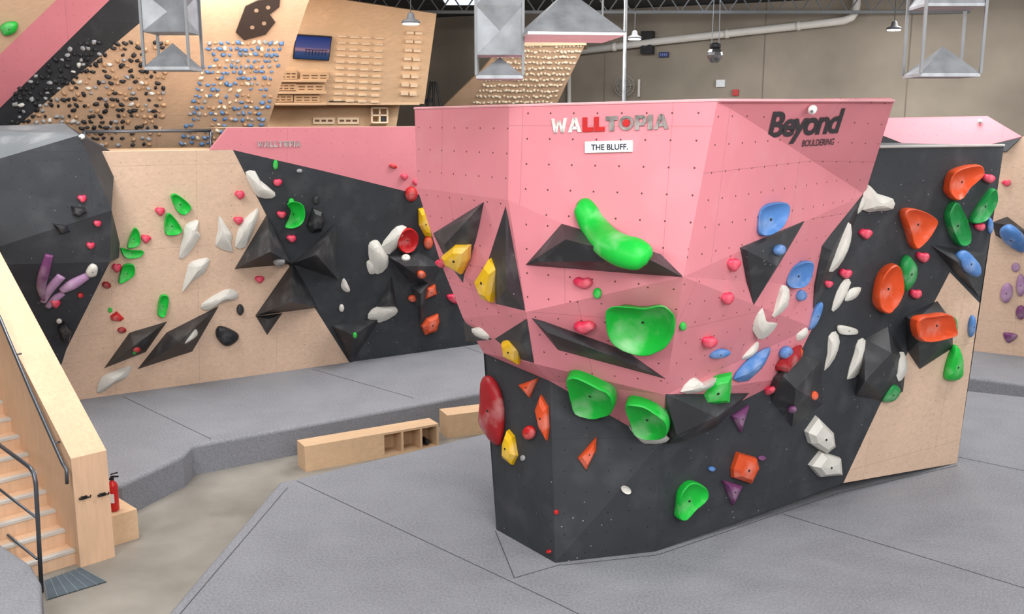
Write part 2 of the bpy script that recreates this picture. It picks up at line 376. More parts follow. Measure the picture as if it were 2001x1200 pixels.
part('handrail',st,mb,DSTEEL,smooth=True)
NP=Plane(N0,S0,N0+V((0,0,1)))
for hx,hy in ((165,973),(201,967)):
    c=NP.at(hx,hy,.02); mb=MB().box(c-TDR*.03-V((0,0,.015)),TDR*.06,RD*.02,V((0,0,.03)))
    for sg in (-1,1): mb.tube([c+TDR*sg*.025,c+TDR*sg*.05-RD*.02,c+TDR*sg*.055-RD*.02+V((0,0,.02))],.008,n=6)
    top('coat_hook',mb,BLACK,'small black double hook on the plywood newel','hook',group='hooks on the stair newel')
ft=aty(78,1122,8.55); GP=Plane(ft,ft+RD,ft+V((0,0,1))); gp=GP.at
gr=empty('guard_rail',V((ft.x,ft.y,0)),'dark steel pipe guard rail beside the stairs','railing')
mb=MB().tube([V((ft.x,ft.y,0)),gp(70,945),gp(66,925),gp(58,913),gp(-80,812)],.02); part('frame_rail',gr,mb,DSTEEL,smooth=True)
for y0,y1 in ((1012,957),(1092,1033)):
    u=gp(72,y0); v=gp(0,y1); mb=MB().tube([u,u+(v-u)*2.3],.013,n=8); part('middle_rail',gr,mb,DSTEEL,smooth=True)
o=atz(226,1074,0)+TDR*.03+RD*.1; o.z=0
mb=MB().box(o,TDR*.27,RD*.5,V((0,0,.33))); top('plywood_box',mb,PLYF,'small birch plywood box beside the stair newel','box')
c=o+TDR*.085+RD*.13; c.z=.335
ex=empty('fire_extinguisher',c,'red fire extinguisher with black hose standing on a plywood box','fire extinguisher')
mb=MB().lathe(c,[(.045,0),(.052,.01),(.052,.27),(.045,.30),(.02,.325),(.018,.34)]); part('cylinder_body',ex,mb,RED,smooth=True)
mb=MB().box(c+V((-.03,-.0535,.1)),V((.06,0,0)),V((0,.002,0)),V((0,0,.1))); part('label_plate',ex,mb,WHITE)
mb=MB().lathe(c+V((0,0,.34)),[(.02,0),(.02,.03),(.012,.04)]); mb.box(c+V((-.01,-.01,.37)),V((.08,0,0)),V((0,.02,0)),V((0,0,.012))); mb.box(c+V((-.01,-.01,.395)),V((.075,0,.02)),V((0,.02,0)),V((0,0,.01))); part('valve_handle',ex,mb,BLACK)
mb=MB().tube([c+V((-.02,0,.35)),c+V((-.06,-.02,.33)),c+V((-.07,-.02,.2)),c+V((-.065,-.02,.08))],.01,n=8); part('hose',ex,mb,BLACK,smooth=True)
q=[atz(85,1135,.004),atz(155,1110,.004),atz(207,1138,.004),atz(92,1173,.004)]
mb=MB().add(q,[(0,1,2,3)])
for i in range(1,22):
    t=i/22; u=q[0].lerp(q[3],t);v=q[1].lerp(q[2],t); w=(q[3]-q[0]).normalized()*.006
    mb.box(u+V((0,0,.001)),v-u,w,V((0,0,.006)),1)
for i in range(0,7):
    t=i/6; u=q[0].lerp(q[1],t);v=q[3].lerp(q[2],t); w=(q[1]-q[0]).normalized()*.008
    mb.box(u+V((0,0,.001)),v-u,w,V((0,0,.007)),1)
top('floor_grate',mb,[mat('grate_dark',(.03,.04,.045),.6),mat('grate',(.16,.20,.23),.6)],'dark metal drain grate set in the concrete floor','floor grate')
# ============================================================ BENCHES
def bench(pl,pr_,H,D,solid,n,label):
    o=atz(*pl,H); e=atz(*pr_,H); o.z=0;e.z=0; ax=(e-o); Ln=ax.length; ax.normalize(); ay=V((-ax.y,ax.x,0)); Z=V((0,0,1)); t=.03
    em=empty('storage_bench',o+ax*Ln/2+ay*D/2,label,'bench')
    mb=MB(); B=lambda x0,x1,y0,y1,z0,z1: mb.box(o+ax*x0+ay*y0+Z*z0,ax*(x1-x0),ay*(y1-y0),Z*(z1-z0))
    B(0,Ln,0,D,H-t,H); B(0,Ln,0,D,0,t); B(0,Ln,D-t,D,t,H-t); B(0,t,0,D-t,t,H-t); B(Ln-t,Ln,0,D-t,t,H-t)
    s=Ln*solid
    B(t,s,0,t,t,H-t)
    for i in range(n):
        x=s+(Ln-s)*i/n; B(x,x+t,0,D-t,t,H-t)
    part('cabinet_body',em,mb,PLYF)
    return o,ax,ay,Ln
o,ax,ay,Ln=bench((595,873),(857,828),.34,.30,.56,3,'long birch plywood storage bench with three open cubbies')
for i in range(2):
    c=o+ax*(Ln*.88+i*.09)+ay*.05+V((0,0,.032))
    mb=MB(); pts=[c+ay*(t*.2) for t in [k/6 for k in range(7)]]
    mb.tube([p+V((0,0,.045)) for p in pts],[.02,.038,.036,.034,.040,.042,.03],n=10)
    top('climbing_shoe',mb,BLACK,'black climbing shoe lying in a bench cubby','shoe',smooth=True,group='shoes in the cubby')
bench((874,812),(1010,795),.34,.34,.98,0,'short closed birch plywood bench')
# ============================================================ TEXT
def glyph(body,shear=0,bold=.02,space=1.0):
    cu=bpy.data.curves.new('t','FONT'); cu.body=body; cu.shear=shear; cu.offset=bold; cu.space_character=space; cu.extrude=0; cu.resolution_u=4
    ob=bpy.data.objects.new('t',cu); COL.objects.link(ob); dg=bpy.context.evaluated_depsgraph_get(); dg.update()
    me=bpy.data.meshes.new_from_object(ob.evaluated_get(dg)); bpy.data.objects.remove(ob)
    vs=[v.co.copy() for v in me.vertices]; fs=[tuple(p.vertices) for p in me.polygons]
    x0=min(v.x for v in vs);x1=max(v.x for v in vs);y0=min(v.y for v in vs);y1=max(v.y for v in vs)
    return [((v.x-x0)/(x1-x0),(v.y-y0)/(y1-y0)) for v in vs],fs
def text(parent,body,bl_,br_,tl_,m,off=.012,shear=0,bold=.02,space=1.0,name='lettering',plane=None,label=None):
    o=plane.at(*bl_,off); ex_=plane.at(*br_,off)-o; ey=plane.at(*tl_,off)-o
    uv,fs=glyph(body,shear,bold,space)
    mb=MB(); mb.add([o+ex_*u+ey*v for u,v in uv],fs)
    return part(name,parent,mb,m,label)
BL={'W':(1.25,[[(0,1),(.2,1),(.36,0),(.18,0)],[(.18,0),(.36,0),(.56,.85),(.44,.85)],[(.44,.85),(.56,.85),(.82,0),(.64,0)],[(.64,0),(.82,0),(1,1),(.8,1)]]),
 'A':(1.05,[[(0,0),(.26,0),(.60,1),(.36,1)],[(.74,0),(1,0),(.64,1),(.40,1)],[(.25,.18),(.75,.18),(.70,.40),(.30,.40)]]),
 'L':(.8,[[(0,0),(.42,0),(.42,1),(0,1)],[(.42,0),(1,0),(1,.30),(.42,.30)]]),
 'T':(.9,[[(0,.72),(1,.72),(1,1),(0,1)],[(.31,0),(.69,0),(.69,.72),(.31,.72)]]),
 'P':(.85,[[(0,0),(.36,0),(.36,1),(0,1)],[(.36,.76),(.85,.76),(.78,1),(.36,1)],[(.68,.4),(1,.5),(1,.86),(.68,.92)],[(.36,.28),(.80,.28),(.95,.5),(.36,.5)]]),
 'I':(.36,[[(0,0),(1,0),(1,1),(0,1)]]),
 'O':(1.1,[[(.5+.5*math.cos(a),.5+.5*math.sin(a)),(.5+.5*math.cos(b_),.5+.5*math.sin(b_)),(.5+.32*math.cos(b_),.5+.32*math.sin(b_)),(.5+.32*math.cos(a),.5+.32*math.sin(a))] for a,b_ in [(2*math.pi*i/20,2*math.pi*(i+1)/20) for i in range(20)]])}
def blockword(parent,plane,bl_,br_,h_,off,dep,word='WALLTOPIA',faded=False):
    gap=.1; tot=sum(BL[c][0] for c in word)+gap*(len(word)-1); x=0
    o=plane.at(*bl_,off); ex_=plane.at(*br_,off)-o; ey=plane.at(bl_[0],bl_[1]-h_,off)-o
    for i,c in enumerate(word):
        w_,qs=BL[c]; mb=MB()
        for q_ in qs:
            P_=[o+ex_*((x+u*w_)/tot)+ey*v for u,v in q_]
            mb.prism(P_,-plane.n*dep)
        part('letter',parent,mb,SILF if faded else RED if i in(2,3) else SILV if i<2 else SILD)
        if c=='O':
            cc=o+ex_*((x+w_/2)/tot)+ey*.5; rr=ey.length*.24
            part('letter_dot',parent,MB().lathe(cc-plane.n*dep,[(rr,0),(rr,dep+.003)],axis=plane.n),SILF if faded else RED)
        x+=w_+gap
GREYT=mat('dark_grey_letter',(.05,.045,.05),.5)
def hplane(px,py):
    l_,n_,_=hit(px,py); u=n_.orthogonal(); return Plane(l_,l_+u,l_+n_.cross(u))
FP=hplane(1190,245)
blockword(bl,FP,(1077,260),(1306,252),28,.014,.012)
blockword(fw,LW,(503,288),(588,287),12,.014,.012,faded=True)
FS=hplane(1190,288)
o=FS.at(1145,299,.0); sx=FS.at(1237,297,.0)-o; sy=FS.at(1145,277,.0)-o
sg=empty('sign',o+sx*.5,'small white name sign reading THE BLUFF.','sign')
mb=MB().box(o+FS.n*.002,sx,sy,FS.n*.02); part('sign_board',sg,mb,WHITE)
text(sg,'THE BLUFF.',(1155,294),(1227,292.5),(1155,282.5),mat('navy_letter',(.02,.025,.05),.5),plane=FS,off=.0235,bold=.025)
GPn=hplane(1570,245)
text(bl,'Beyond',(1499,285),(1643,274),(1502,219),GREYT,shear=.22,bold=.03,space=.86,off=.006,plane=GPn)
text(bl,'BOULDERING',(1567,287),(1630,283),(1568,274),GREYT,shear=.2,bold=.012,off=.006,plane=GPn)
# ============================================================ VOLUMES
TAGW={'pink':'pink panel','charcoal':'charcoal panel','plywood':'plywood panel','grey':'grey slope','board':'training board','farboard':'training board','volume':'black volume'}
def vol(outline,apex,colmat=VOL,label=None):
    cx=sum(p[0] for p in outline)/len(outline); cy=sum(p[1] for p in outline)/len(outline)
    l_,n_,tg=hit(cx,cy)
    base=[]
    for p in outline:
        h2=hit(cx+(p[0]-cx)*.995,cy+(p[1]-cy)*.995)
        if h2 and (h2[0]-l_).length<1.3: base.append(h2[0])
        else:
            d=ray(*p); base.append(CAM+d*((l_-CAM).dot(n_)/d.dot(n_)))
    ap=[]
    for x,y,h in apex:
        h2=hit(x,y); q=h2[0] if h2 and (h2[0]-l_).length<1.5 else l_
        d=ray(x,y); ap.append(CAM+d*((q-CAM).length-h)/d.length)
    bm=bmesh.new()
    for v in base+[b-n_*.03 for b in base]+ap: bm.verts.new(v-l_)
    bmesh.ops.convex_hull(bm,input=bm.verts)
    for v in [v for v in bm.verts if not v.link_faces]: bm.verts.remove(v)
    bmesh.ops.triangulate(bm,faces=bm.faces)
    bmesh.ops.recalc_face_normals(bm,faces=bm.faces)
    me=bpy.data.meshes.new('climbing_volume'); bm.to_mesh(me); bm.free(); me.materials.append(colmat)
    ob=newobj('climbing_volume',me,label or 'black faceted wooden volume fixed to the '+TAGW.get(tg,'panel'),'climbing volume',group='black climbing volumes'); ob.location=l_
    NEWT.append((ob,l_))
    return ob
NEWT=[]
VL=[
 ([(846,456),(946,394),(930,470),(905,554),(873,512)],[(868,478,.3),(918,425,.22)]),
 ([(988,402),(1026,608),(968,594),(955,505)],[(990,562,.3)]),
 ([(1030,622),(1045,712),(1015,707),(966,662)],[(1018,668,.2)]),
 ([(1026,518),(1097,437),(1290,497),(1335,542),(1200,532)],[(1105,468,.35),(1275,510,.4),(1060,512,.15)]),
 ([(1038,621),(1230,690),(1302,741),(1090,684)],[(1180,690,.25),(1070,650,.15)]),
 ([(1445,484),(1573,431),(1522,518),(1472,598)],[(1518,520,.35),(1460,490,.12)]),
 ([(1690,376),(1625,455),(1606,480),(1588,605),(1640,520)],[(1625,490,.2)]),
 ([(1300,770),(1350,800),(1465,768),(1400,835),(1345,862),(1305,868)],[(1322,850,.5),(1400,815,.5),(1352,803,.3)]),
 ([(1555,690),(1605,705),(1608,790),(1548,836),(1507,785),(1510,742)],[(1555,760,.45),(1530,735,.3)]),
 ([(1690,662),(1735,638),(1772,700),(1765,765),(1735,785),(1672,775)],[(1742,690,.45),(1690,745,.4)]),
 ([(1772,617),(1832,588),(1862,630),(1862,680),(1797,722),(1775,690)],[(1785,630,.40),(1850,620,.40),(1850,660,.4),(1795,668,.4)]),
 ([(1818,478),(1926,495),(1914,582),(1862,530)],[(1870,512,.3)]),
 ([(905,628),(962,664),(910,668)],[(930,652,.12)]),
 ([(1938,435),(1968,423),(2010,455),(2010,498),(1945,460)],[(1975,440,.3)]),
 ([(203,720),(253,650),(327,628),(285,688)],[(262,676,.5)]),
 ([(268,722),(325,650),(428,598),(376,687)],[(350,668,.6)]),
 ([(458,526),(522,418),(572,516)],[(528,492,.9)]),
 ([(570,516),(658,436),(662,548)],[(618,498,.9)]),
 ([(498,618),(572,512),(622,601)],[(570,590,.9)]),
 ([(500,618),(552,612),(522,655)],[(525,625,.2)]),
 ([(757,500),(820,490),(862,520),(845,560),(800,552)],[(790,520,.5)]),
 ([(648,636),(745,620),(722,652),(687,712)],[(690,655,.5)]),
 ([(735,602),(765,540),(776,600)],[(762,590,.25)]),
 ([(802,560),(845,545),(822,640)],[(822,575,.25)]),
]
for o_,a_ in VL: vol(o_,a_)
for ob,l_ in NEWT:
    me=ob.data
    for p_ in me.polygons:
        TR.append([me.vertices[i].co+l_ for i in p_.vertices]); TAG.append('volume')
rebuild()
# ============================================================ HOLDS
def catmull(p,n):
    out=[];k=len(p);per=max(2,n//k)
    for i in range(k):
        a,b,c,d=p[i-1],p[i],p[(i+1)%k],p[(i+2)%k]
        for j in range(per):
            t=j/per; out.append(.5*((2*b)+(c-a)*t+(2*a-5*b+4*c-d)*t*t+(3*b-a-3*c+d)*t**3))
    return out
PROF={'dome':[(.97,-.06),(1,.25),(.94,.6),(.78,.88),(.5,1.02),(.2,1.05)],
 'bowl':[(.7,-.06),(.85,.5),(.97,.95),(1,1.05),(.96,1.05),(.85,.7),(.62,.3),(.35,.12),(.12,.1)],
 'lip':[(.97,-.06),(1,.3),(.97,.85),(.92,.95),(.70,.62),(.45,.5),(.2,.5)],
 'shard':[(.98,-.06),(1,.22),(.55,.9),(.2,1.15)],
 'flat':[(.97,-.1),(1,.5),(.9,.95),(.6,1.0),(.2,1.0)],
 'facet':[(1,-.06),(.92,.5),(.6,1.0)]}
SH={'dome':'rounded','bowl':'bowl-shaped','lip':'dished','flat':'thin','facet':'angular','shard':'sculpted shard-like'}
DARK=mat('bolt_hole',(.02,.02,.02),.6)
nh=0
def hold(pts,colr,h=.38,kind='dome',n=28,desc=None,bolt=None,ao=(0,0)):
    global nh; nh+=1
    cx=sum(p[0] for p in pts)/len(pts); cy=sum(p[1] for p in pts)/len(pts)
    hh=hit(cx,cy)
    if not hh: print('MISS',cx,cy); return
    l_,n_,tg=hh; vd=(CAM-l_).normalized()
    if n_.dot(vd)<.45: n_=(n_+vd*.5).normalized()
    P3=[]
    for x,y in pts:
        d=ray(x,y); P3.append(CAM+d*((l_-CAM).dot(n_)/d.dot(n_))-l_)
    u=n_.orthogonal().normalized(); w=n_.cross(u)
    A=0
    for i in range(len(P3)):
        a,b=P3[i],P3[(i+1)%len(P3)]; A+=a.dot(u)*b.dot(w)-b.dot(u)*a.dot(w)
    if A<0: P3.reverse()
    size=math.sqrt(abs(A)/2); H=min(h*size,.05+.22*size)
    facet=kind=='facet'; flat=kind in('facet','shard')
    ring=P3 if facet else catmull(P3,12 if kind=='shard' else n)
    k=len(ring); vs=[];fs=[]
    pd=(n_+vd*.8).normalized(); pd=pd/pd.dot(n_)
    d=ray(cx+ao[0],cy+ao[1]); aof=CAM+d*((l_-CAM).dot(n_)/d.dot(n_))-l_
    for s_,z_ in PROF[kind]:
        for q_ in ring:
            x=q_*s_+pd*(H*z_)+aof*(1-s_)
            if not flat and z_>0: x+=n_*(noise.noise((q_*s_+l_)*9)*.12*H)
            vs.append(x)
    R=len(PROF[kind])
    for i in range(R-1):
        for j_ in range(k): fs.append((i*k+j_,i*k+(j_+1)%k,(i+1)*k+(j_+1)%k,(i+1)*k+j_))
    zt=PROF[kind][-1][1]; 
    vs.append(pd*H*(1.12 if facet else zt)+aof)
    c_=len(vs)-1
    for j_ in range(k): fs.append(((R-1)*k+j_,(R-1)*k+(j_+1)%k,c_))
    fs.append(tuple(reversed(range(k))))
    me=mesh('climbing_hold',vs,fs,hm(colr),smooth=not flat)
    if kind in('shard','lip'):
        me.polygons.foreach_set('use_smooth',[True]*len(me.polygons)); me.set_sharp_from_angle(angle=math.radians(18 if kind=='shard' else 38))
    sz='large' if size>.3 else 'medium' if size>.14 else 'small'
    ob=newobj('climbing_hold',me,desc or f'{sz} {SH[kind]} {colr} climbing hold on the {TAGW.get(tg,"panel")}','climbing hold',group='climbing holds on the walls'); ob.location=l_
    if (bolt if bolt is not None else (size>.12 and kind!='shard')):
        r_=min(.010,size*.035); q_=vs[c_]
        mb=MB().lathe(l_+q_,[(r_*1.3,-.02),(r_*1.3,.003),(r_*.8,.004)],axis=n_,n=10)
        child('bolt',ob,mb.me('bolt',DARK,origin=l_),None,l_)
    return ob
def ell(cx,cy,rx,ry,a=0,n=8):
    a=math.radians(a); return [(cx+rx*math.cos(t)*math.cos(a)-ry*math.sin(t)*math.sin(a),cy+rx*math.cos(t)*math.sin(a)+ry*math.sin(t)*math.cos(a)) for t in [2*math.pi*i/n for i in range(n)]]
def heart(cx,cy,s,col='pink',sy=1):
    j=lambda:random.uniform(-.1,.1)
    hold([(cx+s*(x+j()),cy+s*(y+j())*sy) for x,y in ((-1,-.3),(-.6,-.8),(0,-.72),(.6,-.8),(1,-.3),(.75,.35),(.1,.85),(-.65,.4))],col,.6,'dome',bolt=False)
def spine(pts,colr,desc,hk=.8,bolt=False):
    hs=[hit(x,y) for x,y,_ in pts]; l_=hs[len(pts)//2][0]; tg=hs[0][2]
    n_=sum((q_[1] for q_ in hs),V()); vd=(CAM-l_).normalized(); n_=(n_.normalized()+vd*.6).normalized()
    C=[(q_[0]-l_, w*(q_[0]-CAM).length/F) for q_,(x,y,w) in zip(hs,pts)]
    cc=[];m=5
    for i in range(len(C)-1):
        a,b,c,d=C[max(i-1,0)],C[i],C[i+1],C[min(i+2,len(C)-1)]
        for j_ in range(m):
            t=j_/m; f_=lambda A,B,C_,D:.5*((2*B)+(C_-A)*t+(2*A-5*B+4*C_-D)*t*t+(3*B-A-3*C_+D)*t**3)
            cc.append((f_(a[0],b[0],c[0],d[0]),f_(a[1],b[1],c[1],d[1])))
    cc.append(C[-1])
    vs=[];fs=[];n=16
    for i,(p_,w) in enumerate(cc):
        t=(cc[min(i+1,len(cc)-1)][0]-cc[max(i-1,0)][0]).normalized(); s_=n_.cross(t).normalized()
        for k in range(n):
            a=-.5+(math.pi+1.0)*k/(n-1); z_=math.sin(a)
            vs.append(p_+s_*math.cos(a)*w+n_*(z_*w*hk+w*.25))
    R=len(cc)
    for i in range(R-1):
        for k in range(n): fs.append((i*n+k,i*n+(k+1)%n,(i+1)*n+(k+1)%n,(i+1)*n+k))
    fs+=[tuple(range(n)),tuple(reversed(range((R-1)*n,R*n)))]
    me=mesh('climbing_hold',vs,fs,hm(colr),smooth=True)
    bm=bmesh.new(); bm.from_mesh(me); bmesh.ops.recalc_face_normals(bm,faces=bm.faces); bm.to_mesh(me); bm.free()
    ob=newobj('climbing_hold',me,desc,'climbing hold',group='climbing holds on the walls'); ob.location=l_
    return ob
spine([(1131,398,8),(1139,404,19),(1149,422,24),(1164,448,27),(1185,474,31),(1212,491,33),(1240,500,33),(1260,505,26),(1269,508,12)],'green','large curved green banana-shaped climbing hold on a black volume')
H=hold
H([(1191,598),(1198,585),(1212,581),(1255,586),(1298,581),(1313,586),(1323,602),(1322,635),(1300,665),(1255,679),(1215,664),(1195,636)],'green',.6,'bowl',n=48,ao=(0,12))
H([(1113,725),(1135,720),(1195,748),(1207,775),(1195,797),(1160,802),(1130,792),(1120,760)],'green',.35,'lip')
H([(1228,774),(1262,778),(1305,803),(1310,833),(1285,847),(1250,838),(1235,810)],'green',.35,'lip')
H([(1228,828),(1250,846),(1303,850),(1303,862),(1262,867),(1240,850)],'white',.3,'shard')
H([(1368,772),(1392,735),(1430,727),(1425,785),(1367,790)],'green',.3,'facet')
H([(1328,765),(1347,740),(1360,738),(1370,748),(1400,735),(1395,752),(1360,767)],'white',.35,'shard')
H([(1319,990),(1323,957),(1345,937),(1372,948),(1376,968),(1355,990),(1332,1012),(1317,1008)],'green',.35,'lip')
H([(1409,937),(1449,948),(1430,988)],'purple',.4,'facet')
H([(1427,915),(1438,882),(1476,893),(1481,913),(1465,945),(1428,932)],'orange',.35,'facet')
H([(1571,842),(1593,811),(1625,843),(1629,872),(1611,886),(1578,865)],'white',.35,'facet')
H([(1578,908),(1600,880),(1640,893),(1643,927),(1598,931)],'white',.35,'facet')
H([(944,745),(953,733),(966,738),(979,762),(987,800),(986,840),(981,868),(968,868),(952,848),(940,822),(943,780)],'darkred',.2,'dome')
H([(938,720),(944,701),(951,716),(954,745),(948,768),(938,770)],'darkred',.25)
H([(987,860),(995,838),(1006,852),(1013,890),(1004,909),(986,895)],'yellow',.4,'facet')
H([(1047,800),(1058,770),(1072,795),(1074,835),(1070,862),(1055,836)],'orange',.3,'facet')
H(ell(1036,845,12,14),'red',.5); H([(1128,895),(1166,852),(1165,880),(1145,919)],'orange',.4,'facet')
H([(1014,752),(1053,738),(1036,777)],'orange',.4,'facet'); H(ell(1223,957,11,7,30),'white',.3,'lip')
H([(864,500),(890,478),(921,478),(919,505),(905,535),(872,517)],'yellow',.35,'facet')
H([(932,550),(962,502),(979,522),(964,592),(945,584)],'yellow',.35,'facet')
H([(981,668),(1000,656),(1018,680),(1016,712),(985,696)],'yellow',.35,'facet')
H([(922,642),(945,640),(968,655),(955,664),(930,656)],'white',.3,'shard')
for x,y,s_,k in ((1432,517,15,1),(1419,583,14,1),(1383,668,16,.9),(1140,553,20,.7),(1143,637,21,.65),(887,583,14,.8),(1689,457,12,1),(1650,535,12,1),(1617,555,9,1),(1787,575,11,1),(1800,502,12,1),(1928,349,11,1),(1912,443,10,1),(1967,358,9,.8),(1505,762,11,1),(1408,762,9,1),(863,515,10,1)): heart(x,y,s_,sy=k)
H([(1473,442),(1478,410),(1500,396),(1533,396),(1535,420),(1520,445),(1495,460),(1477,457)],'blue',.35,'lip')
H([(1530,545),(1545,518),(1581,509),(1580,540),(1565,559),(1538,560)],'blue',.35,'lip')
H(ell(1520,489,10,11),'blue',.6); H(ell(1563,577,12,11),'blue',.5); H(ell(1403,690,23,9,-8),'blue',.5); H(ell(1533,688,14,10,-50),'blue',.5)
H([(1431,740),(1450,712),(1475,690),(1503,678),(1494,707),(1460,743)],'blue',.3,'shard')
H([(1577,640),(1590,600),(1605,590),(1602,612),(1588,640)],'blue',.35)
H([(1507,607),(1520,562),(1530,557),(1541,566),(1538,598),(1512,620)],'white',.35,'shard')
H([(1464,628),(1470,598),(1484,588),(1492,617),(1500,629),(1518,632),(1500,655),(1480,661)],'white',.35,'shard')
H([(1547,652),(1575,640),(1577,655),(1560,666)],'white',.3,'shard'); H([(1442,700),(1478,667),(1480,684),(1462,700)],'white',.35,'shard')
H([(1514,722),(1535,695),(1569,676),(1565,700),(1540,727)],'darkred',.4,'facet'); H(ell(1556,690,12,15,30),'orange',.4,'facet')
H([(1427,812),(1462,790),(1446,846)],'purple',.35,'facet'); H(ell(1488,895,8,5),'purple',.4); H(ell(1507,762,8,8),'darkred',.4); H(ell(1590,773,7,9),'orange',.5); H(ell(1548,799,9,6),'purple',.5)
H(ell(1168,573,8,11),'green',.6); H(ell(1333,637,7,9),'green',.6); H(ell(1390,916,7,5),'blue',.5);
H([(1690,358),(1712,378),(1743,388),(1743,408),(1712,412),(1684,410)],'white',.35,'shard',ao=(-8,5))
H([(1618,530),(1627,488),(1655,433),(1663,455),(1655,490),(1636,522)],'white',.3,'shard')
H([(1672,415),(1680,385),(1692,375),(1690,400),(1680,415)],'white',.3,'shard')
H([(1843,362),(1855,332),(1903,320),(1911,338),(1888,362),(1862,390),(1845,378)],'orange',.35,'lip')
H([(1757,412),(1780,406),(1818,424),(1817,446),(1782,486),(1767,452)],'orange',.35,'lip')
H([(1704,575),(1715,532),(1740,513),(1753,535),(1752,575),(1730,609),(1708,601)],'orange',.35,'lip')
H([(1779,622),(1812,613),(1846,612),(1857,640),(1852,655),(1790,664)],'orange',.4,'lip')
H([(1844,418),(1860,392),(1880,428),(1887,470),(1868,479),(1852,452)],'darkgreen',.35,'lip')
H([(1757,515),(1770,497),(1787,520),(1783,545),(1765,570),(1756,550)],'darkgreen',.4)
H([(1891,432),(1915,390),(1937,367),(1941,393),(1918,430)],'darkgreen',.35,'lip')
H([(1843,728),(1860,674),(1873,690),(1873,735),(1850,743)],'green',.4); H([(1722,782),(1740,750),(1758,760),(1745,782)],'darkgreen',.4)
H(ell(1858,638,8,20),'darkgreen',.5)
H([(1865,498),(1885,489),(1913,520),(1908,541),(1880,527)],'blue',.35); H(ell(1882,373,10,7,-40),'blue',.5)
H([(1955,448),(1975,438),(2003,463),(2003,490),(1968,472)],'blue',.35)
H(ell(1933,441,5,16),'blue',.4); H(ell(1897,637,6,22,5),'blue',.4)
H([(1624,606),(1634,570),(1650,545),(1662,552),(1645,590),(1633,605)],'white',.25,'shard'); H([(1650,588),(1660,565),(1682,562),(1672,582)],'white',.25,'shard')
H([(1637,635),(1671,642),(1671,653),(1640,652)],'white',.3,'flat'); H([(1610,724),(1616,690),(1618,657),(1632,647),(1640,668),(1630,700)],'white',.25,'shard')
H([(1654,741),(1668,690),(1676,664),(1691,666),(1684,722)],'white',.25,'shard'); H([(1746,700),(1765,688),(1772,722),(1755,745)],'white',.25,'shard')
H(ell(1967,572,12,20,10),'lilac',.4); H(ell(1995,557,9,22),'lilac',.4); H(ell(1995,610,10,14),'purple',.5); H([(1961,650),(1989,655),(1970,670)],'purple',.4); H(ell(1985,522,8,9),'lilac',.4)
H(ell(1073,1078,5,4),'red',.5); H(ell(1087,1001,5,5),'red',.5); H(ell(962,985,4,8),'darkred',.5); H(ell(1022,895,5,6),'grey',.4)
# left far wall
H([(333,383),(345,379),(372,402),(362,419),(345,412)],'green',.45,'lip'); H([(321,432),(330,415),(354,445),(347,457),(323,457)],'green',.45,'lip')
H([(250,470),(262,444),(272,455),(271,478),(250,484)],'green',.45,'lip'); H([(235,484),(255,488),(280,490),(272,502),(245,503)],'green',.45,'lip')
H([(231,551),(240,518),(260,516),(262,535),(245,549)],'green',.45,'lip'); H([(307,600),(314,576),(328,578),(327,598),(320,619),(308,615)],'green',.45,'lip')
for x,y,s_ in ((312,413,10),(468,381,10),(465,431,10),(285,467,10),(228,523,10),(507,546,9),(160,389,9),(190,437,8),(177,480,8),(542,357,9),(550,420,9),(569,466,9),(790,346,7),(107,592,10),(812,357,6)): heart(x,y,s_)
def W_(p,ao=(0,0)): H(p,'white',.3,'shard',ao=ao)
W_([(349,503),(356,465),(362,440),(375,432),(388,431),(386,452),(391,462),(366,498)],(6,-10)); W_([(421,480),(425,450),(427,421),(440,438),(453,458),(451,475),(454,492)],(-5,-5)); W_([(459,482),(464,452),(475,430),(503,406),(503,424),(496,446),(480,482)],(5,-12))
W_([(355,572),(364,530),(372,512),(405,503),(408,515),(397,535),(374,550)],(6,-10)); W_([(392,600),(400,588),(430,570),(450,564),(465,573),(460,585),(435,590),(408,606)],(6,-4)); W_([(479,336),(498,334),(508,352),(537,376),(531,387),(505,385),(490,365)],(2,4))
W_([(189,766),(196,740),(214,728),(257,714),(246,738),(225,748),(205,763)],(6,-4)); W_([(719,480),(727,470),(737,469),(745,480),(758,500),(756,522),(736,536),(722,512)]); W_([(744,482),(758,460),(775,442),(794,443),(785,470),(760,497)],(5,-5))
W_([(716,512),(730,508),(738,530),(722,535)]); W_([(718,622),(724,606),(740,598),(765,597),(776,604),(772,615),(742,630)],(6,-4)); W_([(666,560),(672,543),(684,567),(675,570)]); W_([(357,670),(380,643),(385,655),(365,670)])
H(ell(208,557,10,7,20),'darkred',.5,'facet'); H([(215,617),(228,608),(243,622),(235,628),(217,626)],'red',.5,'facet'); H(ell(238,645,9,6),'darkred',.5); H(ell(215,606,4,5),'green',.5)
H([(421,645),(432,636),(463,650),(463,665),(442,676),(424,662)],'black',.5); H(ell(469,605,7,11),'black',.5)
H([(554,442),(560,430),(566,410),(558,396),(575,392),(590,400),(593,420),(588,434),(572,444)],'green',.4,'bowl'); H([(599,440),(610,405),(628,412),(635,432),(628,452),(608,455)],'black',.5,'facet')
H(ell(795,469,20,25,15),'red',.4,'lip'); H(ell(803,379,12,15),'red',.6); H(ell(768,325,8,4,15),'red',.5); H(ell(836,474,9,13),'orange',.5); H(ell(793,505,9,7),'white',.5)
H([(827,586),(832,562),(850,555),(853,575)],'orange',.5,'facet'); H([(822,637),(832,622),(856,612),(858,628),(852,647),(830,655)],'orange',.4,'facet'); H(ell(806,583,9,7),'orange',.5)
H([(817,408),(826,405),(838,440),(843,465),(830,462),(818,440)],'yellow',.5,'facet'); H(ell(822,536,8,8),'orange',.5)
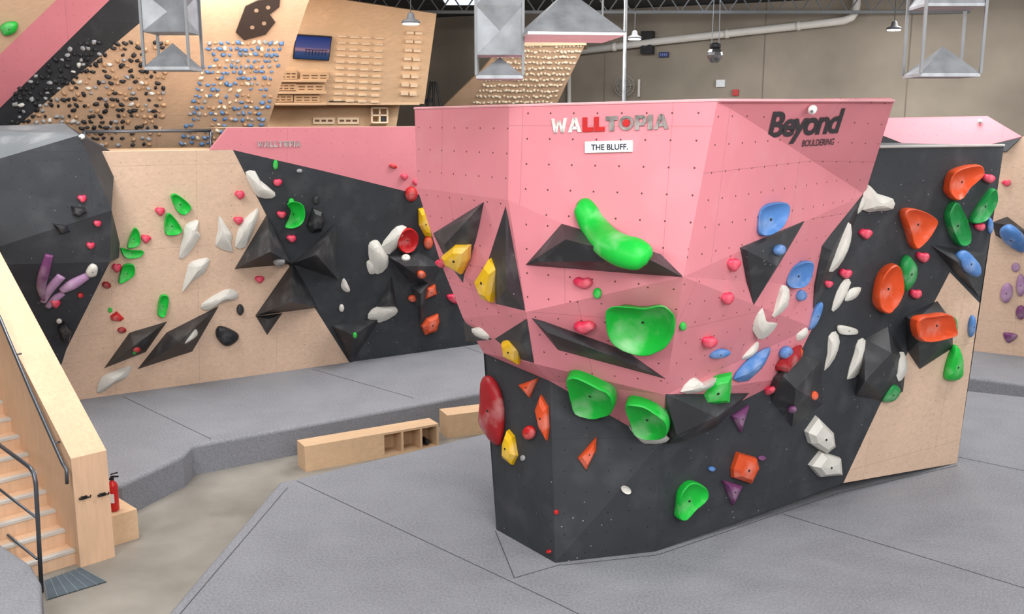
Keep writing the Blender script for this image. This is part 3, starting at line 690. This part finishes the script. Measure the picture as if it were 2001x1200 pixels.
H(ell(585,334,6,4),'grey',.5); H(ell(617,391,6,9),'black',.5); H(ell(538,322,5,10),'green',.5); H(ell(545,510,12,7),'grey',.5); H(ell(569,395,6,8),'green',.5); H(ell(667,602,5,8),'white',.5); H(ell(693,655,4,6),'green',.5); H(ell(266,682,8,5),'red',.5); H(ell(262,688,4,4),'green',.5)
# prow
for p_,c_ in (([(88,585,6),(80,560,8),(86,530,9),(96,497,7)],'purple'),([(84,590,5),(96,565,8),(120,538,8)],'lilac'),([(118,568,6),(140,555,10),(170,538,7)],'lilac'),([(92,600,5),(108,582,7),(124,572,5)],'lilac')):
    spine(p_,c_,f'{c_} finger-shaped climbing hold on the charcoal panel')
H([(167,530),(178,515),(190,520),(187,537),(172,540)],'white',.5); H([(138,402),(165,405),(170,415),(155,425),(142,420)],'black',.5,'facet'); H([(103,437),(130,440),(137,452),(118,458)],'black',.5,'facet'); H([(112,640),(125,627),(140,645),(135,668),(120,665)],'black',.5,'facet')
H(ell(115,627,6,5),'white',.5); H(ell(157,577,6,5),'red',.5); H([(0,52),(15,42),(34,44),(30,62),(8,68)],'green',.5)
# ============================================================ BOARD HOLDS
def lump(seed,name,m,sx=1,sy=.7):
    bm=bmesh.new(); bmesh.ops.create_icosphere(bm,subdivisions=2,radius=1)
    for v in bm.verts:
        k=1+noise.noise(v.co*1.3+V((seed*7.1,3,1)))*.5
        v.co=V((v.co.x*sx*k,v.co.y*sy*k,max(v.co.z,-.15)*.7*k))
    me=bpy.data.meshes.new(name); bm.to_mesh(me); bm.free(); me.materials.append(m)
    me.polygons.foreach_set('use_smooth',[True]*len(me.polygons)); return me
LM={c:[lump(i+s_*5,'small_hold',hm(c)) for i in range(3)] for s_,c in enumerate(('black','wood','dustblue','grey','beige','white'))}
stuffv={}
CN={'dustblue':'blue'}
def smallhold(px,py,c,size,single=True,label=''):
    hh=hit(px,py)
    if not hh or hh[2] not in('board','farboard','charcoal') or hh[0].y<14.2: return
    l_,n_,_=hh; me=random.choice(LM[c]); u=V((0,0,1)).cross(n_).normalized(); w=n_.cross(u); a=random.uniform(0,6.28)
    s_=size*random.uniform(.75,1.25)
    M=Matrix((u,w,n_)).transposed()@Matrix.Rotation(a,3,'Z')
    if single:
        o=bpy.data.objects.new('board_hold',me); COL.objects.link(o); o.matrix_world=Matrix.Translation(l_)@(M*s_).to_4x4()
        o['label']=label; o['category']='climbing hold'; o['group']='small holds on the training board'
    else:
        k=stuffv.setdefault(c,([],[])); b0=len(k[0]); k[0].extend([l_+(M@v.co)*s_ for v in me.vertices]); k[1].extend([tuple(i+b0 for i in p.vertices) for p in me.polygons])
cnt=0
for r_ in range(19):
    for c_ in range(25):
        y=84+r_*11+random.uniform(-2,2); x=22+c_*12+(r_%2)*5+random.uniform(-3,3)
        x+= (240-y)*.10
        if x<150-(y-86)*1.35 : continue
        if y<100 and x<70: continue
        if y>288 or random.random()<.25: continue
        blackzone = (x-30)/(285-30) < (250-y)/215+.05
        c= 'grey' if random.random()<.25 and blackzone else 'white' if random.random()<.06 else ('black' if blackzone or random.random()<.55 else ('wood' if random.random()<.6 else 'grey'))
        smallhold(x,y,c,.042,cnt<170,('small dark' if c=='black' else 'small '+c)+' hold on the steep training board'); cnt+=1
cnt=0
for r_ in range(18):
    for c_ in range(15):
        y=84+r_*11.5+random.uniform(-2,2); x=412+c_*10.5+random.uniform(-2,2)-(y-84)*.30
        if x>555-(y-84)*.25 or random.random()<.2: continue
        c=random.choice(('dustblue','dustblue','dustblue','dustblue','grey','wood','beige'))
        smallhold(x,y,c,.040,cnt<125,'small '+CN.get(c,c)+' hold on the birch training board'); cnt+=1
for r_ in range(11):
    for c_ in range(22):
        y=90+r_*11; x=985+c_*7.2-(y-90)*.55+(r_%2)*3
        smallhold(x+random.uniform(-1.5,1.5),y+random.uniform(-1.5,1.5),'beige',.042,False)
allv=[];allf=[];fm=[];ml=[]
for i,(c,(v_,f_)) in enumerate(stuffv.items()):
    b0=len(allv); allv+=v_; allf+=[tuple(k+b0 for k in q_) for q_ in f_]; fm+=[i]*len(f_); ml.append(hm(c))
o_=centre(allv); me=mesh('board_hold_field',allv,allf,ml,fm,True,o_)
ob=newobj('board_hold_field',me,'dense field of tiny beige and dark holds on training boards','climbing hold',kind='stuff'); ob.location=o_
def onboard(pl,x,y,w,h_,d,mi_=0,mb=None,d0=0):
    o=pl.at(x-w/2,y+h_/2,.0); X=pl.at(x+w/2,y+h_/2,0)-o; Y=pl.at(x-w/2,y-h_/2,0)-o
    mb=mb or MB(); mb.box(o+pl.n*d0,X,Y,pl.n*d,mi_); return mb
PALE=mat('pale_wood',(.78,.60,.42),.5,var=.05)
for ci,x in enumerate((668,692,716,741)):
    for r_ in range(11):
        y=70+r_*12.5+ci*1.2; x2=x-(y-70)*.07
        top('campus_rung',onboard(BC,x2,y,16,2.6,.04),PALE,'thin pale wooden rung screwed to the training wall','training rung',group='wooden rungs')
for ci,x in enumerate((800,817)):
    for r_ in range(8):
        y=62+r_*17+ci*1; x2=x-(y-62)*.09
        top('campus_rung',onboard(BC,x2,y,14,5,.07),PALE,'thick pale wooden rung screwed to the training wall','training rung',group='wooden rungs')
HB=mat('hangboard_wood',(.60,.40,.24),.5); SLOT=mat('hangboard_slot',(.16,.08,.04),.7)
for y in (153,176,198):
    top('wall_shelf',onboard(BC,586,y,100,2.5,.16),PLYF,'long thin plywood shelf below a row of hangboards','shelf',group='hangboard shelves')
for x,y,w,h_ in ((562,143,34,15),(613,146,56,12),(558,166,38,13),(605,168,56,13),(552,188,38,13),(598,189,50,13)):
    mb=onboard(BC,x,y,w,h_,.10)
    for k_ in (-.3,0,.3): onboard(BC,x+k_*w,y-h_*.2,w*.22,h_*.14,.104,1,mb); onboard(BC,x+k_*w,y+h_*.22,w*.2,h_*.13,.104,1,mb)
    top('hangboard',mb,[HB,SLOT],'brown wooden hangboard with dark finger slots','hangboard',group='hangboards')
for x,y in ((632,237),(680,237)):
    mb=onboard(BC2,x,y,42,13,.05)
    for k_ in (-.3,0,.3): onboard(BC2,x+k_*42,y,9,4,.054,1,mb)
    top('hangboard',mb,[PALE,SLOT],'pale wooden hangboard with finger slots','hangboard',group='hangboards')
mb=MB()
for q_ in ((723,230,3,30),(738,230,3,30),(753,230,3,30),(738,216,32,3),(738,230,32,3),(738,244,32,3)): onboard(BC2,*q_,.25,0,mb)
top('cubby_shelf',mb,PALE,'small pale wooden cubby shelf','shelf')
mb=onboard(BC2,745,236,12,9,.2); top('speaker_box',mb,BLACK,'small black box on the cubby shelf','box')
# TV
tv=empty('television',BC.at(610,115,.05),'wall-mounted television showing a pier at dusk','television')
o=BC.at(572,113,.03);X=BC.at(642,117,.03)-o;Y=BC.at(577,66,.03)-o
part('tv_frame',tv,MB().box(o,X,Y,BC.n*.05),BLACK)
tvm=bpy.data.materials.new('tv_picture'); tvm.use_nodes=True; nt=tvm.node_tree; b_=nt.nodes['Principled BSDF']
t_=nt.nodes.new('ShaderNodeTexCoord'); sp=nt.nodes.new('ShaderNodeSeparateXYZ'); cr=nt.nodes.new('ShaderNodeValToRGB')
nt.links.new(t_.outputs['UV'],sp.inputs[0]); nt.links.new(sp.outputs['Y'],cr.inputs[0])
for i,(p_,c_) in enumerate(((0,(.01,.03,.09)),(.3,(.03,.05,.13)),(.40,(.22,.13,.17)),(.52,(.05,.06,.18)),(1,(.008,.025,.13)))):
    e_=cr.color_ramp.elements[i] if i<2 else cr.color_ramp.elements.new(p_); e_.position=p_; e_.color=(*c_,1)
nt.links.new(cr.outputs[0],b_.inputs['Base Color']); nt.links.new(cr.outputs[0],b_.inputs['Emission Color']); b_.inputs['Emission Strength'].default_value=.3; b_.inputs['Roughness'].default_value=.7; b_.inputs['Specular IOR Level'].default_value=.1
i0=o+X*.02+Y*.03+BC.n*.053
mb=MB().add([i0,i0+X*.96,i0+X*.96+Y*.94,i0+Y*.94],[(0,1,2,3)]); sc_=part('screen',tv,mb,tvm)
uv=sc_.data.uv_layers.new(); 
for k,q_ in enumerate(((0,0),(1,0),(1,1),(0,1))): uv.data[k].uv=q_
mb=MB(); 
for t in range(7): mb.box(i0+X*(.3+t*.09)+Y*(.18)+BC.n*.002,X*.02,Y*(.22-t*.012),BC.n*.002)
mb.box(i0+X*.28+Y*.38+BC.n*.002,X*.62,Y*.03,BC.n*.002); part('pier_picture',tv,mb,mat('pier',(.01,.012,.04),.6))
# angular B logo
pts=[(480,13),(503,2),(548,-6),(546,14),(527,29),(538,44),(519,68),(477,79),(461,64)]
lg=MB()
tp=[BD.at(x,y,.03) for x,y in pts]
lg.add(tp+[t_2-BD.n*.02 for t_2 in tp],[t3 for t3 in tessellate_polygon([tp])]+[(i,i+9,(i+1)%9+9,(i+1)%9) for i in range(9)])
lo=top('logo_plate',lg,[mat('logo_black',(.045,.03,.025),.6)],'dark angular letter B logo plate on the training board','logo')
for x,y in ((501,21),(524,15),(493,54),(516,46)):
    c=BD.at(x,y,.034); mb=MB().lathe(c,[(.036,-.006),(.036,0)],axis=BD.n,n=6); child('plate_hole',lo,mb.me('plate_hole',PLYB,origin=c),None,c)
# ============================================================ HANGING THINGS
def lantern(x0,x1,yb,yap,ytop,Y,kind,label):
    dd=.17
    k0=(x0-1000.5)/1935; k1=(x1-1000.5)/1935
    xl=k0*(Y-dd if k0<0 else Y+dd); xr=k1*(Y-dd if k1>0 else Y+dd)
    if k0<0<k1: xl,xr=k0*(Y-dd),k1*(Y-dd)
    w=(xr-xl)/2; c=V(((xl+xr)/2,Y,aty(1000,yb,Y-dd).z))
    za=aty(1000,yap,Y).z; zt_=aty(1000,ytop,Y-dd).z; cor=[V((c.x+sx_*w,c.y+sy_*dd,0)) for sx_,sy_ in((-1,-1),(1,-1),(1,1),(-1,1))]
    em=empty('ventilation_cowl',c,label,'ventilation cowl',group='galvanised cowls')
    Z=V((0,0,1)); zb=c.z
    mb=MB(); mb.add([q_+Z*zb for q_ in cor]+[V((c.x,c.y,za))],[(0,1,4),(1,2,4),(2,3,4),(3,0,4),(3,2,1,0)]); mb.box(cor[0]+Z*(zb-.025),V((2*w,0,0)),V((0,2*dd,0)),Z*.025); part('lower_pyramid',em,mb,STEEL)
    for q_ in cor: part('post',em,MB().box(q_-V((.010,.010,0))+Z*zb,V((.020,0,0)),V((0,.020,0)),Z*(ZC-zb)),POSTM)
    mb=MB()
    if kind=='duct':
        z0,z1=zt_,ZC
        k=6; hs=(z1-z0)/k
        for t in range(k):
            a=z0+t*hs; b=a+hs
            for i in range(4):
                p_,q_=cor[i],cor[(i+1)%4]; m_=(p_+q_)/2*1.0; out=(m_-V((c.x,c.y,0))).normalized()
                m_=m_-out*.09; apx=m_+Z*(a+hs*.5)
                mb.add([p_+Z*a,q_+Z*a,q_+Z*b,p_+Z*b,apx],[(0,1,4),(1,2,4),(2,3,4),(3,0,4)])
        mb.add([q_+Z*z0 for q_ in cor],[(3,2,1,0)])
    else:
        mb.add([q_+Z*zt_ for q_ in cor]+[V((c.x,c.y,zt_+.4))],[(0,1,4),(1,2,4),(2,3,4),(3,0,4),(3,2,1,0)])
        mb.box(cor[0]+Z*(zt_-.02),V((2*w,0,0)),V((0,2*dd,0)),Z*.02)
    part('upper_duct',em,mb,STEEL)
lantern(289,402,130,84,62,8.0,'duct','galvanised steel cowl with faceted duct above a small pyramid')
lantern(931,1022,147,112,107,7.6,'duct','galvanised steel cowl with faceted duct above a flat pyramid')
lantern(1758,1908,143,90,6,7.6,'hood','open galvanised steel cowl with pyramid cap on four posts')
Yh=7.6; c=aty(1108,70,Yh); w=.36
em=empty('ventilation_hood',c,'galvanised steel pyramid hood hanging from the ceiling','ventilation hood')
cor=[V((c.x+a*w,c.y+b*w,c.z)) for a,b in((-1,-1),(1,-1),(1,1),(-1,1))]
R_=Matrix.Rotation(.15,3,'Z'); cor=[c+R_@(q_-c) for q_ in cor]
ap=V((c.x,c.y,aty(1108,-20,Yh).z))
part('hood_pyramid',em,MB().add(cor+[ap],[(0,1,4),(1,2,4),(2,3,4),(3,0,4)]),STEEL)
part('hood_underside',em,MB().prism([q_-V((0,0,.002)) for q_ in cor],V((0,0,-.02))),mat('hood_under_reflection',(.6,.56,.56),.4,metal=.3))  # pale pinkish reflection painted into the underside colour
part('hanging_rod',em,MB().tube([ap-V((0,0,.05)),V((ap.x,ap.y,ZC))],.01,n=6),POSTM)
for q_ in (cor[1],cor[2]): part('post',em,MB().tube([q_,V((q_.x,q_.y,ZC))],.009,n=6),POSTM)
def lamp(px,py,Y,r_):
    c=aty(px,py,Y); em=empty('pendant_lamp',c,'black high-bay pendant lamp hanging on a cable','lamp',group='high-bay lamps')
    part('lamp_housing',em,MB().lathe(c,[(r_*.95,0),(r_,.02),(r_*.9,r_*.3),(r_*.45,r_*.5),(r_*.35,r_*1.0),(.02,r_*1.15)]),mat('lamp_grey',(.06,.06,.065),.5),smooth=True)
    part('lamp_lens',em,MB().lathe(c,[(r_*.85,-.012),(r_*.9,0)]),EM)
    part('cable',em,MB().tube([c+V((0,0,r_)),V((c.x,c.y,ZC))],.006,n=6),BLACK)
lamp(803,46,15,.14); lamp(1240,76,18,.13); lamp(1747,58,15,.11)
def wp(x,y,off=.3): return BW.at(x,y,off)
mb=MB().tube([wp(1100,104),wp(1300,79),wp(1620,44),wp(1650,40),wp(1664,34),wp(1672,22),wp(1674,8),wp(1674,-40)],.085,n=14)
for x_,y_ in ((1200,91.5),(1420,66),(1560,50.5)): mb.tube([wp(x_-4,y_+.5),wp(x_+4,y_-.4)],.10,n=12)
top('wall_pipe',mb,WPIPE,'long cream pipe running along the concrete wall','pipe',smooth=True)
mb=MB().tube([wp(1112,104,.2),wp(1112,330,.2)],.05,n=10); top('wall_pipe',mb,WPIPE,'vertical cream downpipe on the concrete wall','pipe',smooth=True)
c=aty(1221,100,15); mb=MB().tube([V((c.x,c.y,0)),V((c.x,c.y,ZC))],.025,n=8); top('steel_pole',mb,STEEL,'thin galvanised pole rising from floor to ceiling','pole',smooth=True)
c=wp(1263,82,.35); em=empty('speaker',c,'black wall-mounted loudspeaker on a bracket','speaker')
X=wd; 
part('speaker_body',em,MB().box(c-X*.14-V((0,0,.27)),X*.28,wn*-.22,V((0,0,.52))),BLACK)
part('speaker_grille',em,MB().lathe(c+wn*.005-V((0,0,.08)),[(.11,-.02),(.11,0),(.09,.01),(.03,-.004)],axis=wn),mat('grille',(.03,.03,.035),.7))
part('bracket',em,MB().tube([c-wn*.2,c-wn*.35],.03,n=6),BLACK)
c=wp(1298,107,.1); em=empty('wall_display',c,'small dark blue illuminated display box on the wall','display')
part('display_body',em,MB().box(c-X*.11-V((0,0,.06)),X*.22,wn*.06,V((0,0,.12))),mat('navy_box',(.02,.03,.12),.4))
for t in range(4): part('display_symbol',em,MB().box(c-X*(.08-t*.045)-V((0,0,.03))+wn*.06,X*.02,wn*.004,V((0,0,.06))),mat('blue_led',(.1,.15,.4),.4,emit=.3))
c=wp(1220,168,.35); fn=empty('wall_fan',c,'grey wall-mounted fan with wire cage','fan'); R1_=.24
mb=MB()
for k in range(26):
    a=2*math.pi*k/26; dv=X*math.cos(a)+V((0,0,1))*math.sin(a); mb.tube([c+wn*.07+dv*.04,c+wn*.06+dv*R1_*.7,c+dv*R1_,c-wn*.06+dv*R1_*.7,c-wn*.08+dv*.04],.005,n=4)
for rr,of in ((R1_,0),(R1_*.7,.06)): mb.tube([c+wn*of+(X*math.cos(a)+V((0,0,1))*math.sin(a))*rr for a in [2*math.pi*k/24 for k in range(25)]],.008,n=5)
part('fan_cage',fn,mb,mat('fan_cage_paint',(.36,.34,.31),.5))
for k in range(4):
    a=k*math.pi/2+.4; dv=X*math.cos(a)+V((0,0,1))*math.sin(a); dw=X*-math.sin(a)+V((0,0,1))*math.cos(a)
    part('fan_blade',fn,MB().add([c+dv*.03-dw*.02,c+dv*.2-dw*.08-wn*.02,c+dv*.21+dw*.03+wn*.02,c+dv*.03+dw*.03],[(0,1,2,3)]),mat('blade',(.24,.22,.20),.5))
part('fan_motor',fn,MB().lathe(c-wn*.12,[(.05,0),(.06,.03),(.06,.1),(.035,.13)],axis=wn),DSTEEL,smooth=True)
part('fan_bracket',fn,MB().tube([c-wn*.1,c-wn*.2-V((0,0,.12)),c-wn*.34-V((0,0,.2))],.02,n=6),STEEL)
mb=MB().box(wp(1247,172,.12)-V((0,0,.2)),X*.05,wn*.03,V((0,0,.4))); top('conduit',mb,WPIPE,'grey electrical conduit on the concrete wall','conduit')
def wbox(x,y,w_,h_,m,name,label,cat):
    c=wp(x,y,.002); mb=MB().box(c-X*w_/2-V((0,0,h_/2)),X*w_,wn*.08,V((0,0,h_))); mb.box(c-X*w_*.3-V((0,0,h_*.25))+wn*.08,X*w_*.6,wn*.01,V((0,0,h_*.5)),0); top(name,mb,m,label,cat)
wbox(1409,163,.2,.16,mat('white_box',(.75,.78,.82),.4),'junction_box','small white electrical box on the concrete wall','electrical box')
wbox(1438,181,.13,.14,RED,'alarm_box','small red alarm call point on the concrete wall','fire alarm')
c=aty(1397,108,14); em=empty('mirror_ball',c,'dark ball light hanging on twin cords with pulley','ball light')
mb=MB().lathe(c,[(.11*math.sin(math.pi*t/8),-.11*math.cos(math.pi*t/8)) for t in range(1,8)],n=14); part('ball',em,mb,mat('ball_facets',(.25,.25,.26),.25,metal=.8))
part('motor_housing',em,MB().lathe(c+V((0,0,.09)),[(.07,0),(.08,.02),(.08,.06),(.03,.08)]),BLACK)
for s_ in (-.05,.05): part('cord',em,MB().tube([c+V((s_,0,.15)),V((c.x+s_*.6,c.y,ZC))],.006,n=5),DSTEEL)
def seccam(base,s_=.05):
    em=empty('security_camera',base,'small white dome security camera on the wall top','security camera',group='security cameras')
    part('camera_body',em,MB().tube([base+V((0,.6*s_,0)),base+V((0,-.3*s_,0)),base+V((-.4*s_,-1.1*s_,-.4*s_))],[s_*.6,s_,s_*.85],n=12),WHITE,smooth=True)
    part('camera_lens',em,MB().lathe(base+V((-.45*s_,-1.2*s_,-.5*s_)),[(s_*.35,-.01),(s_*.28,.004)],axis=V((-.4,-.8,-.4)),n=12),mat('lens_grey',(.15,.15,.16),.3))
l_,n_,_=hit(1582,208); seccam(l_+n_*.035,.036)
l_,n_,_=hit(157,268) or (aty(157,268,12.6),V(),0); seccam(l_+n_*.03,.035)
l_,n_,_=hit(1915,238) or (aty(1915,238,15.7),V(),0); seccam(l_+n_*.03,.035)
rp=Plane(l(160,257)+bb*.5,l(415,257)+bb*.5,l(160,290)+bb*.5)
rl=empty('guard_rail',rp.at(290,290),'grey steel pipe railing along the wall top','railing')
part('top_rail',rl,MB().tube([rp.at(162,258),rp.at(412,255)],.025,n=8),DSTEEL,smooth=True)
for x_ in (164,411): 
    q_=rp.at(x_,257); part('post',rl,MB().tube([q_,V((q_.x,q_.y,q_.z-.45))],.025,n=8),DSTEEL,smooth=True)
c=aty(848,214,20); mb=MB(); 
for a in (-.25,0,.25): mb.tube([c+V((a,0,-.6)),c+V((a*.2,0,.55))],.025,n=6)
mb.box(c+V((-.3,0,.1)),V((.3,0,.05)),V((0,.05,0)),V((0,0,.08))); top('steel_rack',mb,BLACK,'black steel rack frame behind the boulder','rack')
# ============================================================ LIGHT
w=bpy.data.worlds.new('world'); SC.world=w; w.use_nodes=True; w.node_tree.nodes['Background'].inputs[0].default_value=(.95,.97,1,1); w.node_tree.nodes['Background'].inputs[1].default_value=.58
def area(x,y,z_,sx_,sy_,e,col=(1,.985,.965),rx=0):
    ld=bpy.data.lights.new('ceiling_and_fill_light','AREA'); ld.shape='RECTANGLE'; ld.size=sx_; ld.size_y=sy_; ld.energy=e; ld.color=col
    o=bpy.data.objects.new('ceiling_and_fill_light',ld); COL.objects.link(o); o.location=(x,y,z_); o.rotation_euler=(rx,0,0)
for x in (-5,1,7):
    for y in (4,10,15.5): area(x,y,6.5,2.2,2.2,245)
for x in (-4,2,7): area(x,-1,6.4,3,1.5,330,rx=math.radians(50))  # unseen fill lights added behind the camera to brighten the front faces
for x in (2,8): area(x,18.0,6.3,3,1,130,rx=math.radians(30))  # added fill lights that lift the dim rear concrete wall
area(-3,14.5,6.4,4,1,95,rx=math.radians(45))  # added fill light tilted toward the rear training boards
area(-6,12.0,6.4,3,1.5,80,rx=math.radians(40))
print('holds',nh)
